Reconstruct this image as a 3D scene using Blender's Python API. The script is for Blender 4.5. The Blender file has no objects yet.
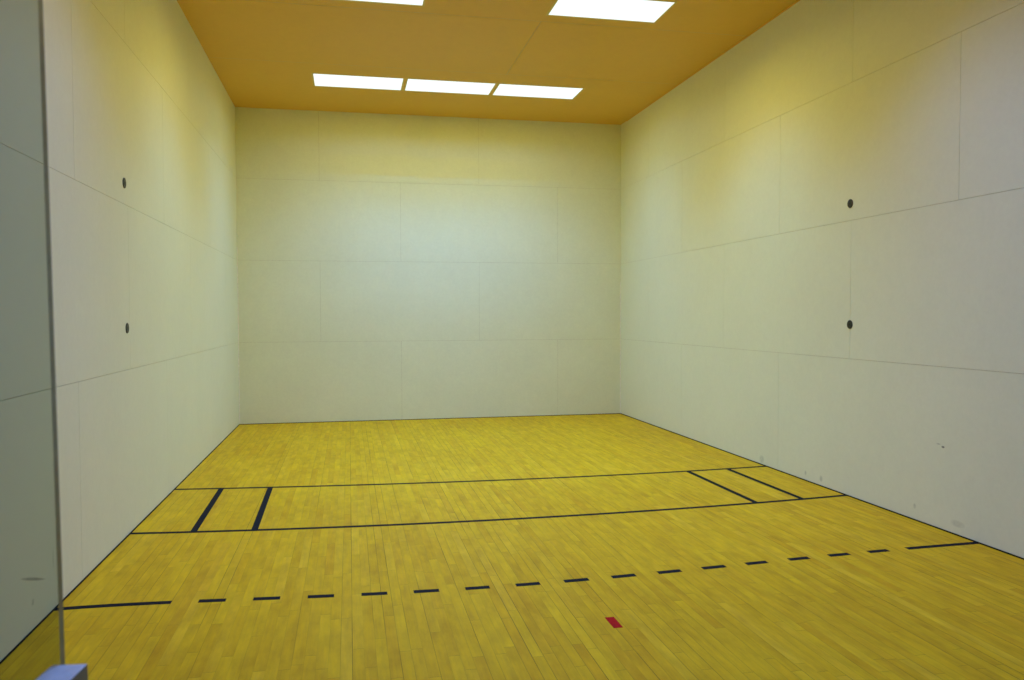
import bpy, bmesh, math, random
from mathutils import Matrix, Vector

C = bpy.context.scene.collection
W, H = 6.096, 4.80            # court width, ceiling height; front wall at y = 0, court runs towards -y
BACK = -12.45                 # side walls end here

# ------------------------------------------------------------------ materials
def new_mat(name):
    m = bpy.data.materials.new(name); m.use_nodes = True
    nt = m.node_tree; nt.nodes.clear()
    out = nt.nodes.new('ShaderNodeOutputMaterial')
    return m, nt, out

class NB:
    """tiny node builder"""
    def __init__(s, nt): s.nt = nt
    def n(s, t, **kw):
        nd = s.nt.nodes.new(t)
        for k, v in kw.items(): setattr(nd, k, v)
        return nd
    def put(s, sock, v):
        if hasattr(v, 'is_linked') or isinstance(v, bpy.types.NodeSocket): s.nt.links.new(v, sock)
        else: sock.default_value = v
    def math(s, op, a, b=None, c=None, clamp=False):
        nd = s.n('ShaderNodeMath', operation=op, use_clamp=clamp)
        s.put(nd.inputs[0], a)
        if b is not None: s.put(nd.inputs[1], b)
        if c is not None: s.put(nd.inputs[2], c)
        return nd.outputs[0]
    def mix(s, f, a, b, mode='MIX'):
        nd = s.n('ShaderNodeMix', data_type='RGBA', blend_type=mode)
        s.put(nd.inputs[0], f); s.put(nd.inputs[6], a); s.put(nd.inputs[7], b)
        return nd.outputs[2]
    def sep(s, v):
        nd = s.n('ShaderNodeSeparateXYZ'); s.put(nd.inputs[0], v); return nd.outputs
    def comb(s, x, y, z):
        nd = s.n('ShaderNodeCombineXYZ')
        for i, v in enumerate((x, y, z)): s.put(nd.inputs[i], v)
        return nd.outputs[0]
    def noise(s, vec, scale, detail=3, rough=.55):
        nd = s.n('ShaderNodeTexNoise'); s.put(nd.inputs['Vector'], vec)
        nd.inputs['Scale'].default_value = scale; nd.inputs['Detail'].default_value = detail
        nd.inputs['Roughness'].default_value = rough
        return nd.outputs['Fac']
    def white(s, vec):
        nd = s.n('ShaderNodeTexWhiteNoise', noise_dimensions='3D'); s.put(nd.inputs['Vector'], vec)
        return nd.outputs['Value']
    def maprange(s, v, a, b, c, d):
        nd = s.n('ShaderNodeMapRange'); s.put(nd.inputs[0], v)
        for i, x in enumerate((a, b, c, d)): nd.inputs[i+1].default_value = x
        return nd.outputs[0]
    def bsdf(s, out, col, rough, spec=.5, metal=0, bump=None, bstr=.2, bdist=.002):
        b = s.n('ShaderNodeBsdfPrincipled')
        s.put(b.inputs['Base Color'], col); s.put(b.inputs['Roughness'], rough)
        b.inputs['Specular IOR Level'].default_value = spec; b.inputs['Metallic'].default_value = metal
        if bump is not None:
            bp = s.n('ShaderNodeBump'); bp.inputs['Strength'].default_value = bstr
            bp.inputs['Distance'].default_value = bdist
            s.put(bp.inputs['Height'], bump); s.nt.links.new(bp.outputs[0], b.inputs['Normal'])
        s.nt.links.new(b.outputs[0], out.inputs[0])
        return b

def rgb(r, g, b): return (r, g, b, 1)

def panel_mat(name, col, marks=(), var=.05):
    """painted composite panel: faint mottling, fine grain, optional ball scuffs"""
    m, nt, out = new_mat(name); B = NB(nt)
    pos = B.n('ShaderNodeTexCoord').outputs['Object']
    n1 = B.noise(pos, 1.3, 4); n2 = B.noise(pos, 28, 3, .65); n3 = B.noise(pos, 150, 2)
    n4 = B.noise(pos, 9, 3)
    k = B.math('ADD', B.math('MULTIPLY', B.math('SUBTRACT', n1, .5), var*1.6),
               B.math('ADD', B.math('MULTIPLY', B.math('SUBTRACT', n2, .5), var*1.5),
                      B.math('MULTIPLY', B.math('SUBTRACT', n4, .5), var)))
    k = B.math('ADD', k, 1.0)
    base = B.mix(1.0, rgb(*col), B.comb(k, k, k), 'MULTIPLY')
    for (x, y, z), (sx, sy, sz), s, *sl in marks:
        o = list(B.sep(pos))
        if sl: o[2] = B.math('SUBTRACT', o[2], B.math('MULTIPLY', B.math('SUBTRACT', o[1], y), sl[0]))
        d = B.math('ADD', B.math('ADD',
            B.math('POWER', B.math('MULTIPLY', B.math('SUBTRACT', o[0], x), 1/sx), 2.0),
            B.math('POWER', B.math('MULTIPLY', B.math('SUBTRACT', o[1], y), 1/sy), 2.0)),
            B.math('POWER', B.math('MULTIPLY', B.math('SUBTRACT', o[2], z), 1/sz), 2.0))
        f = B.math('MULTIPLY', B.maprange(d, 0.2, 1.0, s, 0), B.maprange(n2, .3, .6, .45, 1))
        base = B.mix(f, base, rgb(.04, .045, .045))
    B.bsdf(out, base, .5, .35, bump=B.math('ADD', n3, n2), bstr=.12, bdist=.002)
    return m

def flat_mat(name, col, rough=.5, spec=.5, metal=0, var=.12, scale=40):
    m, nt, out = new_mat(name); B = NB(nt)
    pos = B.n('ShaderNodeTexCoord').outputs['Object']
    n = B.noise(pos, scale, 3)
    k = B.maprange(n, .3, .7, 1-var, 1+var)
    B.bsdf(out, B.mix(1.0, rgb(*col), B.comb(k, k, k), 'MULTIPLY'), rough, spec, metal, bump=n, bstr=.08)
    return m

def floor_mat():
    m, nt, out = new_mat('maple_strip_floor'); B = NB(nt)
    pos = B.n('ShaderNodeTexCoord').outputs['Object']
    o = B.sep(pos); x, y = o[0], o[1]
    PW = .057
    xs = B.math('DIVIDE', x, PW); row = B.math('FLOOR', xs); fx = B.math('FRACT', xs)
    r1 = B.white(B.comb(row, 3.7, 1.3)); r2 = B.white(B.comb(row, 9.1, 5.9)); r3 = B.white(B.comb(row, 2.2, 8.8))
    ln = B.math('MULTIPLY_ADD', r2, .55, .62)
    ys = B.math('DIVIDE', B.math('MULTIPLY_ADD', r1, 3.0, y), ln)
    pl = B.math('FLOOR', ys); fy = B.math('FRACT', ys)
    v1 = B.white(B.comb(row, pl, .5)); v2 = B.white(B.comb(row, pl, 7.5)); v3 = B.white(B.comb(row, pl, 3.5))
    # plank tone
    base = B.mix(v1, rgb(.655, .385, .006), rgb(.715, .445, .008))
    base = B.mix(B.maprange(v2, .72, 1.0, 0, .34), base, rgb(.58, .27, .0045))
    base = B.mix(B.maprange(v3, .80, 1.0, 0, .36), base, rgb(.81, .52, .026))
    # grain, stretched along each strip, plus broad cloudy figure
    g = B.noise(B.comb(B.math('MULTIPLY_ADD', v3, 40, B.math('MULTIPLY', x, 60)), B.math('MULTIPLY', y, 3), v2), 1.0, 4, .6)
    fig = B.noise(B.comb(B.math('MULTIPLY', x, 9), B.math('MULTIPLY_ADD', v1, 9, B.math('MULTIPLY', y, 3.2)), row), 1.0, 4, .6)
    big = B.noise(pos, .55, 3)
    k = B.math('ADD', B.maprange(g, .3, .7, -.07, .07), B.maprange(fig, .3, .7, -.16, .12))
    k = B.math('ADD', B.math('ADD', k, B.maprange(big, .3, .7, -.05, .05)), 1.0)
    base = B.mix(1.0, base, B.comb(k, B.math('POWER', k, 1.25), B.math('POWER', k, 1.5)), 'MULTIPLY')
    # joints: thin dark gaps, only some of them open
    ex = B.math('MULTIPLY', B.math('MINIMUM', fx, B.math('SUBTRACT', 1.0, fx)), PW)
    left_side = B.math('LESS_THAN', fx, .5)
    rid = B.math('ADD', row, B.math('SUBTRACT', 1.0, left_side))         # id of the joint this point is nearest to
    op = B.white(B.comb(rid, 1.1, 4.4))
    seg = B.noise(B.comb(B.math('MULTIPLY', rid, 7.3), B.math('MULTIPLY', y, .9), 0), 1.0, 2)
    open_ = B.math('MULTIPLY', B.maprange(op, .25, .85, .18, 1.0), B.maprange(seg, .35, .62, .15, 1.0))
    jx = B.math('MULTIPLY', B.maprange(ex, .0007, .0021, 1, 0), open_)
    ey = B.math('MULTIPLY', B.math('MINIMUM', fy, B.math('SUBTRACT', 1.0, fy)), ln)
    jy = B.math('MULTIPLY', B.maprange(ey, .0006, .0022, 1, 0), .5)
    j = B.math('MAXIMUM', jx, jy)
    base = B.mix(B.math('MULTIPLY', j, .9), base, rgb(.055, .028, .006))
    B.bsdf(out, base, B.maprange(g, .3, .7, .45, .55), .08, bump=B.math('SUBTRACT', B.math('MULTIPLY', g, .15), j), bstr=.25, bdist=.001)
    return m

def emit_mat(name, col, s):
    m, nt, out = new_mat(name); B = NB(nt)
    pos = B.n('ShaderNodeTexCoord').outputs['Object']
    k = B.maprange(B.noise(pos, 90, 1), .3, .7, .97, 1.03)
    e = B.n('ShaderNodeEmission'); B.put(e.inputs[0], rgb(*col)); B.put(e.inputs[1], B.math('MULTIPLY', k, s))
    nt.links.new(e.outputs[0], out.inputs[0]); return m

def glass_mat():
    m, nt, out = new_mat('green_tinted_glass'); B = NB(nt)
    t = B.n('ShaderNodeBsdfTransparent'); t.inputs[0].default_value = rgb(.78, .82, .785)
    g = B.n('ShaderNodeBsdfGlossy'); g.inputs['Color'].default_value = rgb(.9, .97, .95); g.inputs['Roughness'].default_value = .02
    f = B.n('ShaderNodeFresnel'); f.inputs[0].default_value = 1.45
    mx = B.n('ShaderNodeMixShader'); nt.links.new(f.outputs[0], mx.inputs[0])
    nt.links.new(t.outputs[0], mx.inputs[1]); nt.links.new(g.outputs[0], mx.inputs[2])
    nt.links.new(mx.outputs[0], out.inputs[0]); return m

WALL = (.78, .80, .60)
M_front = panel_mat('painted_front_panels', WALL, var=.075)
M_right = panel_mat('painted_right_panels', WALL, marks=[
    ((W-.004, -7.449, .639), (.05, .020, .010), .9), ((W-.004, -7.40, .655), (.05, .028, .008), .30),
    ((W-.004, -5.567, .075), (.05, .020, .028), .30), ((W-.004, -5.836, .073), (.05, .028, .036), .30),
    ((W-.004, -7.144, .113), (.05, .018, .025), .28), ((W-.004, -7.611, .087), (.05, .08, .030), .22),
    ((W-.004, -4.70, .06), (.05, .06, .05), .25)])
M_left = panel_mat('painted_left_panels', WALL, marks=[
    ((.004, -8.155, .268), (.05, .19, .011), .6, -.323),
    ((.004, -8.167, .149), (.05, .022, .022), .35), ((.004, -7.865, .29), (.05, .014, .07), .22)])
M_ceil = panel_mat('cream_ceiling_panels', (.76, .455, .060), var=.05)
M_floor = floor_mat()
M_groove = flat_mat('panel_joint', (.56, .53, .38), .8)
M_tape = flat_mat('black_floor_tape', (.010, .012, .018), .75, .06, var=.25)
M_red = flat_mat('red_floor_tape', (.46, .006, .007), .7, .06, var=.15)
M_base = flat_mat('dark_wall_gap', (.022, .016, .010), .8, .15)
M_highlight = flat_mat('white_corner_highlight', (.88, .86, .76), .4)
M_plate = flat_mat('dark_bronze_plate', (.030, .030, .022), .45, .5, .3)
M_hole = flat_mat('black_socket', (.004, .004, .003), .6)
M_alu = flat_mat('brushed_aluminium', (.80, .80, .76), .42, .5, .05, var=.06, scale=120)
M_alushade = flat_mat('shaded_aluminium_side', (.16, .19, .24), .45, .5, .3, var=.06, scale=120)
M_frame = flat_mat('cream_light_frame', (.72, .55, .14), .5)
M_diff = emit_mat('white_light_diffuser', (.90, 1.0, 1.0), 1.15)
M_glass = glass_mat()
M_gedge = flat_mat('glass_edge', (.22, .23, .17), .25, .5)

# ------------------------------------------------------------------ mesh helpers
def link(name, bm, mats, parent=None, smooth=False):
    me = bpy.data.meshes.new(name)
    bmesh.ops.recalc_face_normals(bm, faces=bm.faces)
    bm.to_mesh(me); bm.free()
    for mt in (mats if isinstance(mats, (list, tuple)) else [mats]): me.materials.append(mt)
    if smooth:
        for p in me.polygons: p.use_smooth = True
    o = bpy.data.objects.new(name, me); C.objects.link(o)
    if parent: o.parent = parent
    return o

def box(bm, x0, x1, y0, y1, z0, z1, mi=0, mat=None, bev=0):
    v = [bm.verts.new(((x0, x1)[i & 1], (y0, y1)[i >> 1 & 1], (z0, z1)[i >> 2 & 1])) for i in range(8)]
    fs = [bm.faces.new([v[k] for k in q]) for q in ((0,2,3,1),(4,5,7,6),(0,1,5,4),(2,6,7,3),(0,4,6,2),(1,3,7,5))]
    for f in fs: f.material_index = mi
    if mat is not None: bmesh.ops.transform(bm, matrix=mat, verts=v)
    if bev:
        es = list({e for f in fs for e in f.edges})
        bmesh.ops.bevel(bm, geom=es, offset=bev, segments=2, affect='EDGES', profile=.6)
    return fs

def empty(name, loc, rz=0):
    o = bpy.data.objects.new(name, None); C.objects.link(o)
    o.location = loc; o.rotation_euler = (0, 0, rz); o.empty_display_size = .1
    return o

def tag(o, label=None, cat=None, group=None, kind=None):
    if label: o['label'] = label
    if cat: o['category'] = cat
    if group: o['group'] = group
    if kind: o['kind'] = kind
    return o

# ------------------------------------------------------------------ the room
# floor
bm = bmesh.new(); box(bm, -.15, W+.15, -14.2, .15, -.1, 0)
tag(link('floor', bm, M_floor), 'yellow maple strip court floor with black and red tape markings', 'floor', kind='structure')

GAP = .0030; TH = .004
ROWS = [0, 1.252, 2.502, 3.738, H]
def wall(name, mats, plane, cuts_of_row, a_end, label):
    """backing slab plus proud panels; plane in front/left/right; a runs along the wall from the front corner"""
    bm = bmesh.new()
    def put(a0, a1, t0, t1, z0, z1, mi):
        if plane == 'front': box(bm, a0, a1, t0, t1, z0, z1, mi)
        elif plane == 'left': box(bm, -t1, -t0, -a1, -a0, z0, z1, mi)
        else: box(bm, W+t0, W+t1, -a1, -a0, z0, z1, mi)
    put(0 if plane != 'front' else -.12, a_end if plane != 'front' else W+.12, TH, .12, -.05, H+.1, 1)
    g = GAP/2
    for r in range(4):
        z0, z1 = ROWS[r], ROWS[r+1]
        cs = [0] + [c for c in cuts_of_row[r] if c < a_end] + [a_end]
        for a0, a1 in zip(cs, cs[1:]):
            put(a0 + (g if a0 > 0 else 0), a1 - (g if a1 < a_end else 0), 0, TH,
                z0 + (g if r else 0), z1 - (g if r < 3 else 0), 0)
    return tag(link(name, bm, mats), label, 'wall', kind='structure')

fo, fe = [1.222, 3.71], [2.462, 5.01]
wall('wall_front', [M_front, M_groove], 'front', [fe, fo, fe, fo], W, 'cream front wall of large staggered panels under the row of three lights')
ro, re_ = [1.26, 3.77, 6.27, 8.8, 11.3], [2.51, 5.04, 7.575, 10.08]
wall('wall_right', [M_right, M_groove], 'right', [[2.51, 5.04], ro, re_, ro], -BACK, 'cream right side wall of large panels with two round anchor plates')
lo, le = [1.2, 3.68, 6.15, 8.65, 11.2], [2.43, 4.91, 7.37, 9.9]
wall('wall_left', [M_left, M_groove], 'left', [le, lo, le, lo], -BACK, 'cream left side wall of large panels partly behind the glass door')

# ceiling with openings for the light panels
LX = [(1.225, 2.388), (2.450, 3.632), (3.692, 4.872)]
FAR, NEAR = (1.375, 1.945), (4.515, 5.085)
lights = [(LX[i], FAR) for i in range(3)] + [((1.225, 2.410), NEAR), ((3.728, 4.900), NEAR)]
FR = .022
holes = [(x[0]-FR, x[1]+FR, d[0]-FR, d[1]+FR) for x, d in lights]
def ceiling():
    bm = bmesh.new()
    seams = [0, 2.385, 4.318, 6.76, 9.2, 11.6, -BACK]
    vs = {0: [], 1: [3.70], 2: [], 3: [3.70], 4: [2.43, 4.9], 5: [3.7]}
    g = .0024
    for s in range(len(seams)-1):
        d0, d1 = seams[s] + (g if s else 0), seams[s+1] - g
        hs = [h for h in holes if h[3] > d0 and h[2] < d1]
        ds = sorted({d0, d1} | {v for h in hs for v in h[2:] if d0 < v < d1})
        edges = []
        for c in vs[s]: edges += [c-g, c+g]
        xs = sorted({-.02, W+.02} | set(edges) | {v for h in hs for v in h[:2]})
        for a0, a1 in zip(xs, xs[1:]):
            if any(abs(a0-(c-g)) < 1e-6 and abs(a1-(c+g)) < 1e-6 for c in vs[s]): continue
            for b0, b1 in zip(ds, ds[1:]):
                mx, md = (a0+a1)/2, (b0+b1)/2
                if any(h[0] < mx < h[1] and h[2] < md < h[3] for h in hs): continue
                f = bm.faces.new([bm.verts.new(p) for p in ((a0,-b0,H),(a1,-b0,H),(a1,-b1,H),(a0,-b1,H))])
                f.material_index = 0
    bmesh.ops.remove_doubles(bm, verts=bm.verts, dist=1e-5)
    # dark battens just above the open joints, then the slab above the light wells
    for d in seams[1:-1]: box(bm, -.02, W+.02, -d-.03, -d+.03, H+TH, H+.02, 1)
    for s, cl in vs.items():
        for c in cl: box(bm, c-.03, c+.03, -seams[s+1]+.031, -seams[s]-.031, H+TH, H+.02, 1)
    box(bm, -.12, W+.12, BACK, .12, H+.10, H+.2, 1)
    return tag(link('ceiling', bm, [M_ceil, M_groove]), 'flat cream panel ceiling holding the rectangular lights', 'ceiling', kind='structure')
ceiling()

# dark gap strips along the wall feet, white strips imitating a corner highlight, cove bead
for nm, b, lb in (('baseboard_front', (0, W, -.005, 0, 0, .007), 'thin dark strip at the foot of the front wall'),
                  ('baseboard_left', (0, .006, BACK, -.005, 0, .008), 'thin dark strip at the foot of the left wall'),
                  ('baseboard_right', (W-.006, W, BACK, -.005, 0, .009), 'thin dark strip at the foot of the right wall')):
    bm = bmesh.new(); box(bm, *b); tag(link(nm, bm, M_base), lb, 'baseboard', kind='structure')
for nm, b, mt, lb in (('trim_1', (0, .010, -.010, 0, .007, 2.7), M_highlight, 'white strip for the highlight in the front left corner'),
                  ('trim_2', (W-.010, W, -.010, 0, .007, 2.2), M_highlight, 'white strip for the highlight in the front right corner'),
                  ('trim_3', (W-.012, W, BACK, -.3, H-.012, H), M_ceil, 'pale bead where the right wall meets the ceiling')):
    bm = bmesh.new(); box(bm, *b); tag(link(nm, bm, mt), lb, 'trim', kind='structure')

# ------------------------------------------------------------------ ceiling lights
LAB = ['rectangular white ceiling light at the left end of the far row of three',
       'rectangular white ceiling light in the middle of the far row of three',
       'rectangular white ceiling light at the right end of the far row of three',
       'rectangular white ceiling light of the near row cut off by the top, on the left',
       'large rectangular white ceiling light of the near row, on the right']
for ((x0, x1), (d0, d1)), lb in zip(lights, LAB):
    cx, cd = (x0+x1)/2, (d0+d1)/2; hw, hd = (x1-x0)/2, (d1-d0)/2
    e = tag(empty('ceiling_light', (cx, -cd, H)), lb, 'ceiling light', 'ceiling lights')
    bm = bmesh.new(); a, b = hw+FR+.002, hd+FR+.002
    for q in ((-a, a, -b, -hd), (-a, a, hd, b), (-a, -hw, -hd, hd), (hw, a, -hd, hd)): box(bm, *q, -.001, .05)
    link('light_frame', bm, M_frame, e)
    bm = bmesh.new(); box(bm, -hw, hw, -hd, hd, .002, .012)
    link('diffuser', bm, M_diff, e)

def area(name, loc, rot, sx, sy, watts, col, spread=180):
    l = bpy.data.lights.new(name, 'AREA'); l.shape = 'RECTANGLE'; l.size, l.size_y = sx, sy
    l.energy = watts; l.color = col; l.spread = math.radians(spread)
    o = bpy.data.objects.new(name, l); C.objects.link(o); o.location = loc; o.rotation_euler = rot
    return o
# several lamps added at each panel; the wide yellow ones tint the upper walls
def lens(x0, x1, d0, d1, parts):
    for spread, col in parts:
        k = max(col)
        area('panel_or_added_lamp', ((x0+x1)/2, -(d0+d1)/2, H-.003), (0, 0, 0), x1-x0, d1-d0, 12*k, tuple(v/k for v in col), spread)
for (x0, x1), (d0, d1) in lights:
    lens(x0, x1, d0, d1, [(110, (.10, .56, 1.78)), (160, (.02, .47, 1.36)), (180, (1.08, .90, .005))] if d0 < 3 else
                         [(110, (.02, 1.08, 3.15)), (160, (2.12, 1.70, .22))])
for x in (1.8, 4.3):                          # unseen rows further back: bare lamps added, bluish to cool the near walls
    lens(x-.585, x+.585, 7.67, 8.23, [(115, (.62, 1.12, 3.3)), (172, (.32, .20, .25))])
    lens(x-.585, x+.585, 10.7, 11.3, [(135, (.30, .82, 2.7))])

# ------------------------------------------------------------------ floor markings
def curve_fit(pts, n=4):
    """least squares polynomial through (x, d); the lines were not laid dead straight"""
    A = [[0.0]*(n+1) for _ in range(n)]
    for x, d in pts:
        p = [(x/W)**i for i in range(n)]
        for i in range(n):
            A[i][n] += p[i]*d
            for j in range(n): A[i][j] += p[i]*p[j]
    for i in range(n):                                   # Gauss-Jordan
        k = max(range(i, n), key=lambda q: abs(A[q][i])); A[i], A[k] = A[k], A[i]
        A[i] = [v/A[i][i] for v in A[i]]
        for q in range(n):
            if q != i: A[q] = [v - A[q][i]*w for v, w in zip(A[q], A[i])]
    return lambda x: sum(A[i][n]*(x/W)**i for i in range(n))
SVC = curve_fit([(0, 4.662), (.436, 4.714), (.892, 4.763), (2.621, 4.883), (5.149, 4.871), (5.618, 4.837), (6.084, 4.794)])
SHO = curve_fit([(0, 6.266), (.466, 6.289), (.919, 6.336), (2.751, 6.452), (5.151, 6.331), (5.626, 6.28), (6.096, 6.251)])
REC = curve_fit([(0, 7.864), (.63, 7.883), (.93, 7.91), (1.24, 7.936), (1.55, 7.967), (1.86, 7.987), (2.09, 8.000), (2.40, 8.010), (2.72, 8.005), (3.11, 7.992), (3.58, 7.96),
                (3.9, 7.945), (4.22, 7.912), (4.55, 7.888), (4.87, 7.864), (5.18, 7.845), (5.5, 7.824), (6.18, 7.804)], 6)
TAPE = .0012
def strip(name, pts, w, mat, lb, cat, grp=None, axis='x'):
    """flat tape along points (x, d) given relative to its own middle"""
    cx = (pts[0][0]+pts[-1][0])/2; cd = (pts[0][1]+pts[-1][1])/2
    bm = bmesh.new(); n = len(pts); ring = []
    for i, (x, d) in enumerate(pts):
        a, b = pts[max(i-1, 0)], pts[min(i+1, n-1)]
        t = Vector((b[0]-a[0], b[1]-a[1])).normalized()
        if axis == 'x': nx, nd = 0, w/2/abs(t.x)          # ends cut square to the court
        else: nx, nd = w/2/abs(t.y), 0
        ring.append([bm.verts.new((x+s*nx-cx, -(d+s*nd)+cd, z)) for s, z in ((-1, 0), (1, 0), (1, TAPE), (-1, TAPE))])
    for r0, r1 in zip(ring, ring[1:]):
        for k in range(4): bm.faces.new((r0[k], r0[(k+1) % 4], r1[(k+1) % 4], r1[k]))
    bm.faces.new(ring[0]); bm.faces.new(ring[-1])
    o = link(name, bm, mat); o.location = (cx, -cd, 0)
    return tag(o, lb, cat, grp)
def along(f, x0, x1, n=48): return [(x0+(x1-x0)*i/n, f(x0+(x1-x0)*i/n)) for i in range(n+1)]

LW = .050
strip('court_line', along(SVC, .002, W-.002), LW, M_tape, 'long black service line farthest across the floor, nearest the front wall', 'floor line', 'full width court lines')
strip('court_line', along(SHO, .002, W-.002), LW, M_tape, 'long black short line across the floor, in front of the dashed line', 'floor line', 'full width court lines')
for (xa, xb), lb in (((.437, .464), 'short black service box line nearest the left wall'),
                     ((.893, .919), 'second short black service box line from the left wall'),
                     ((5.149, 5.151), 'second short black service box line from the right wall'),
                     ((5.618, 5.626), 'short black service box line nearest the right wall')):
    strip('service_box_line', [(xa, SVC(xa)+LW/2+.001), (xb, SHO(xb)-LW/2-.001)], LW, M_tape, lb, 'floor line', 'service box lines', 'y')
strip('receiving_line_end', along(REC, .002, .627, 6), LW, M_tape, 'long solid black end of the dashed line at the left wall', 'floor line', 'solid ends of the dashed line')
strip('receiving_line_end', along(REC, 5.500, W-.002, 6), LW, M_tape, 'long solid black end of the dashed line at the right wall', 'floor line', 'solid ends of the dashed line')
DX = [(.779, .932), (1.087, 1.240), (1.398, 1.550), (1.709, 1.861), (2.017, 2.169), (2.328, 2.477), (2.641, 2.792), (2.950, 3.109),
      (3.265, 3.425), (3.582, 3.744), (3.900, 4.067), (4.223, 4.381), (4.551, 4.705), (4.866, 5.026), (5.184, 5.344)]
NTH = ['first', 'second', 'third', 'fourth', 'fifth', 'sixth', 'seventh']
for i, (a, b) in enumerate(DX):
    if i < 7: lb = f'{NTH[i]} short black dash from the left in the dashed line across the floor'
    elif i == 7: lb = 'middle short black dash of the fifteen in the dashed line across the floor'
    else: lb = f'{NTH[14-i]} short black dash from the right in the dashed line across the floor'
    strip('line_dash', along(REC, a, b, 2), LW, M_tape, lb, 'floor dash', 'dashes of the receiving line')
strip('floor_marker', [(3.035, 8.626), (3.036, 8.778)], .051, M_red, 'small red tape rectangle on the floor in front of the dashed line', 'floor marker', axis='y')

# ------------------------------------------------------------------ wall anchor plates
def disc(bm, r, x0, x1, seg=40, bevel=.002, hole=0):
    """round plate lathed about the x axis from x0 (wall) to x1 (face), with an optional centre hole"""
    prof = [(x0, r), (x1-bevel if x1 > x0 else x1+bevel, r), (x1, r-bevel)] + [(x1, hole), (x0, hole)]
    rings = [[bm.verts.new((x, q*math.cos(2*math.pi*k/seg), q*math.sin(2*math.pi*k/seg))) for k in range(seg)] for x, q in prof]
    n = len(rings)
    for a in range(n):
        r0, r1 = rings[a], rings[(a+1) % n]
        for k in range(seg): bm.faces.new((r0[k], r0[(k+1) % seg], r1[(k+1) % seg], r1[k]))
def cyl(bm, r, x0, x1, y=0, z=0, seg=20):
    rings = [[bm.verts.new((x, y+r*math.cos(2*math.pi*k/seg), z+r*math.sin(2*math.pi*k/seg))) for k in range(seg)] for x in (x0, x1)]
    for k in range(seg): bm.faces.new((rings[0][k], rings[0][(k+1) % seg], rings[1][(k+1) % seg], rings[1][k]))
    bm.faces.new(rings[0]); bm.faces.new(rings[1])
def anchor(loc, s, lb):
    e = tag(empty('anchor_plate', loc), lb, 'anchor plate', 'wall anchor plates')
    bm = bmesh.new(); disc(bm, .0395, 0, s*.006, hole=.011); link('plate', bm, M_plate, e)
    bm = bmesh.new(); cyl(bm, .0112, 0, s*.004); link('socket', bm, M_hole, e)
    for k in range(3):
        a = math.pi/2 + k*2*math.pi/3
        bm = bmesh.new(); cyl(bm, .005, s*.0058, s*.0072, .027*math.cos(a), .027*math.sin(a), 14); link('screw', bm, M_hole, e)
anchor((W, -6.257, 2.654), -1, 'upper round dark anchor plate on the right wall')
anchor((W, -6.268, 1.563), -1, 'lower round dark anchor plate on the right wall')
anchor((0, -6.245, 2.661), 1, 'upper round dark anchor plate on the left wall')
anchor((0, -6.235, 1.568), 1, 'lower round dark anchor plate on the left wall')

# ------------------------------------------------------------------ camera
CAM = Vector((1.651, -12.7934, 1.6596))
R0 = Vector((0.98004352, -0.19876045, -0.00299853))
R1 = Vector((-0.0091575, -0.03007493, -0.9995057))     # image down
R2 = Vector((0.19857202, 0.97958654, -0.03129489))     # view direction
F = 803.914
cd_ = bpy.data.cameras.new('camera'); co = bpy.data.objects.new('camera', cd_); C.objects.link(co)
cd_.sensor_width = 36; cd_.lens = F/1024*36; cd_.clip_start = .02; cd_.clip_end = 100
cd_.dof.use_dof = True; cd_.dof.focus_distance = 7.5; cd_.dof.aperture_fstop = 6.3
m = Matrix.Identity(4)
for i in range(3): m[i][0] = R0[i]; m[i][1] = -R1[i]; m[i][2] = -R2[i]; m[i][3] = CAM[i]
co.matrix_world = m
bpy.context.scene.camera = co

# ------------------------------------------------------------------ glass door, ajar, with its lock case
def ray_at(u, v, depth): return CAM + (R2 + R0*((u-512)/F) + R1*((v-340)/F))*depth
DEP = 1.03
corner = ray_at(60.5, 664.5, DEP)                       # where the free edge of the glass meets the lock case
ANG = math.radians(-7.4)
LEAN = -.0125                                           # the door has sagged a little on its hinges
e = tag(empty('door_1', corner - Vector((math.sin(LEAN)*corner.z*math.cos(ANG), math.sin(LEAN)*corner.z*math.sin(ANG), corner.z*math.cos(LEAN))), ANG), 'tinted frameless glass door standing ajar at the left edge', 'door', kind='structure')
e.rotation_euler = (0, LEAN, ANG)
GT = .012; DW = .86
bm = bmesh.new()
fs = box(bm, -DW, 0, 0, GT, .012, 2.75)
for f in bm.faces: 
    f.normal_update()
    f.material_index = 0 if abs(f.normal.y) > .9 else 1
link('glass_pane', bm, [M_glass, M_gedge], e)
zt = corner.z
bm = bmesh.new(); box(bm, -.010, .034, -.085, -.0005, zt-.13, zt, bev=.0015)
bm.normal_update()
for f in bm.faces: f.material_index = 1 if f.normal.x > .8 or f.normal.y < -.8 else 0  # shade put into the colour of the right and near faces
lk = link('lock_case', bm, [M_alu, M_alushade], e); lk['label'] = 'brushed aluminium lock case'
bm = bmesh.new(); box(bm, .0335, .046, -.06, -.035, zt-.085, zt-.045, bev=.002); link('latch_bolt', bm, M_alushade, lk)

# ------------------------------------------------------------------ world: dim cool hall
w = bpy.data.worlds.new('hall'); bpy.context.scene.world = w; w.use_nodes = True
bg = w.node_tree.nodes['Background']; bg.inputs[0].default_value = (.62, .78, 1.0, 1); bg.inputs[1].default_value = .03

vs = bpy.context.scene.view_settings
vs.view_transform = 'Standard'; vs.look = 'None'; vs.exposure = 0; vs.gamma = 1
bpy.context.scene.cycles.max_bounces = 16
bpy.context.scene.cycles.diffuse_bounces = 10
bpy.context.scene.cycles.use_denoising = True
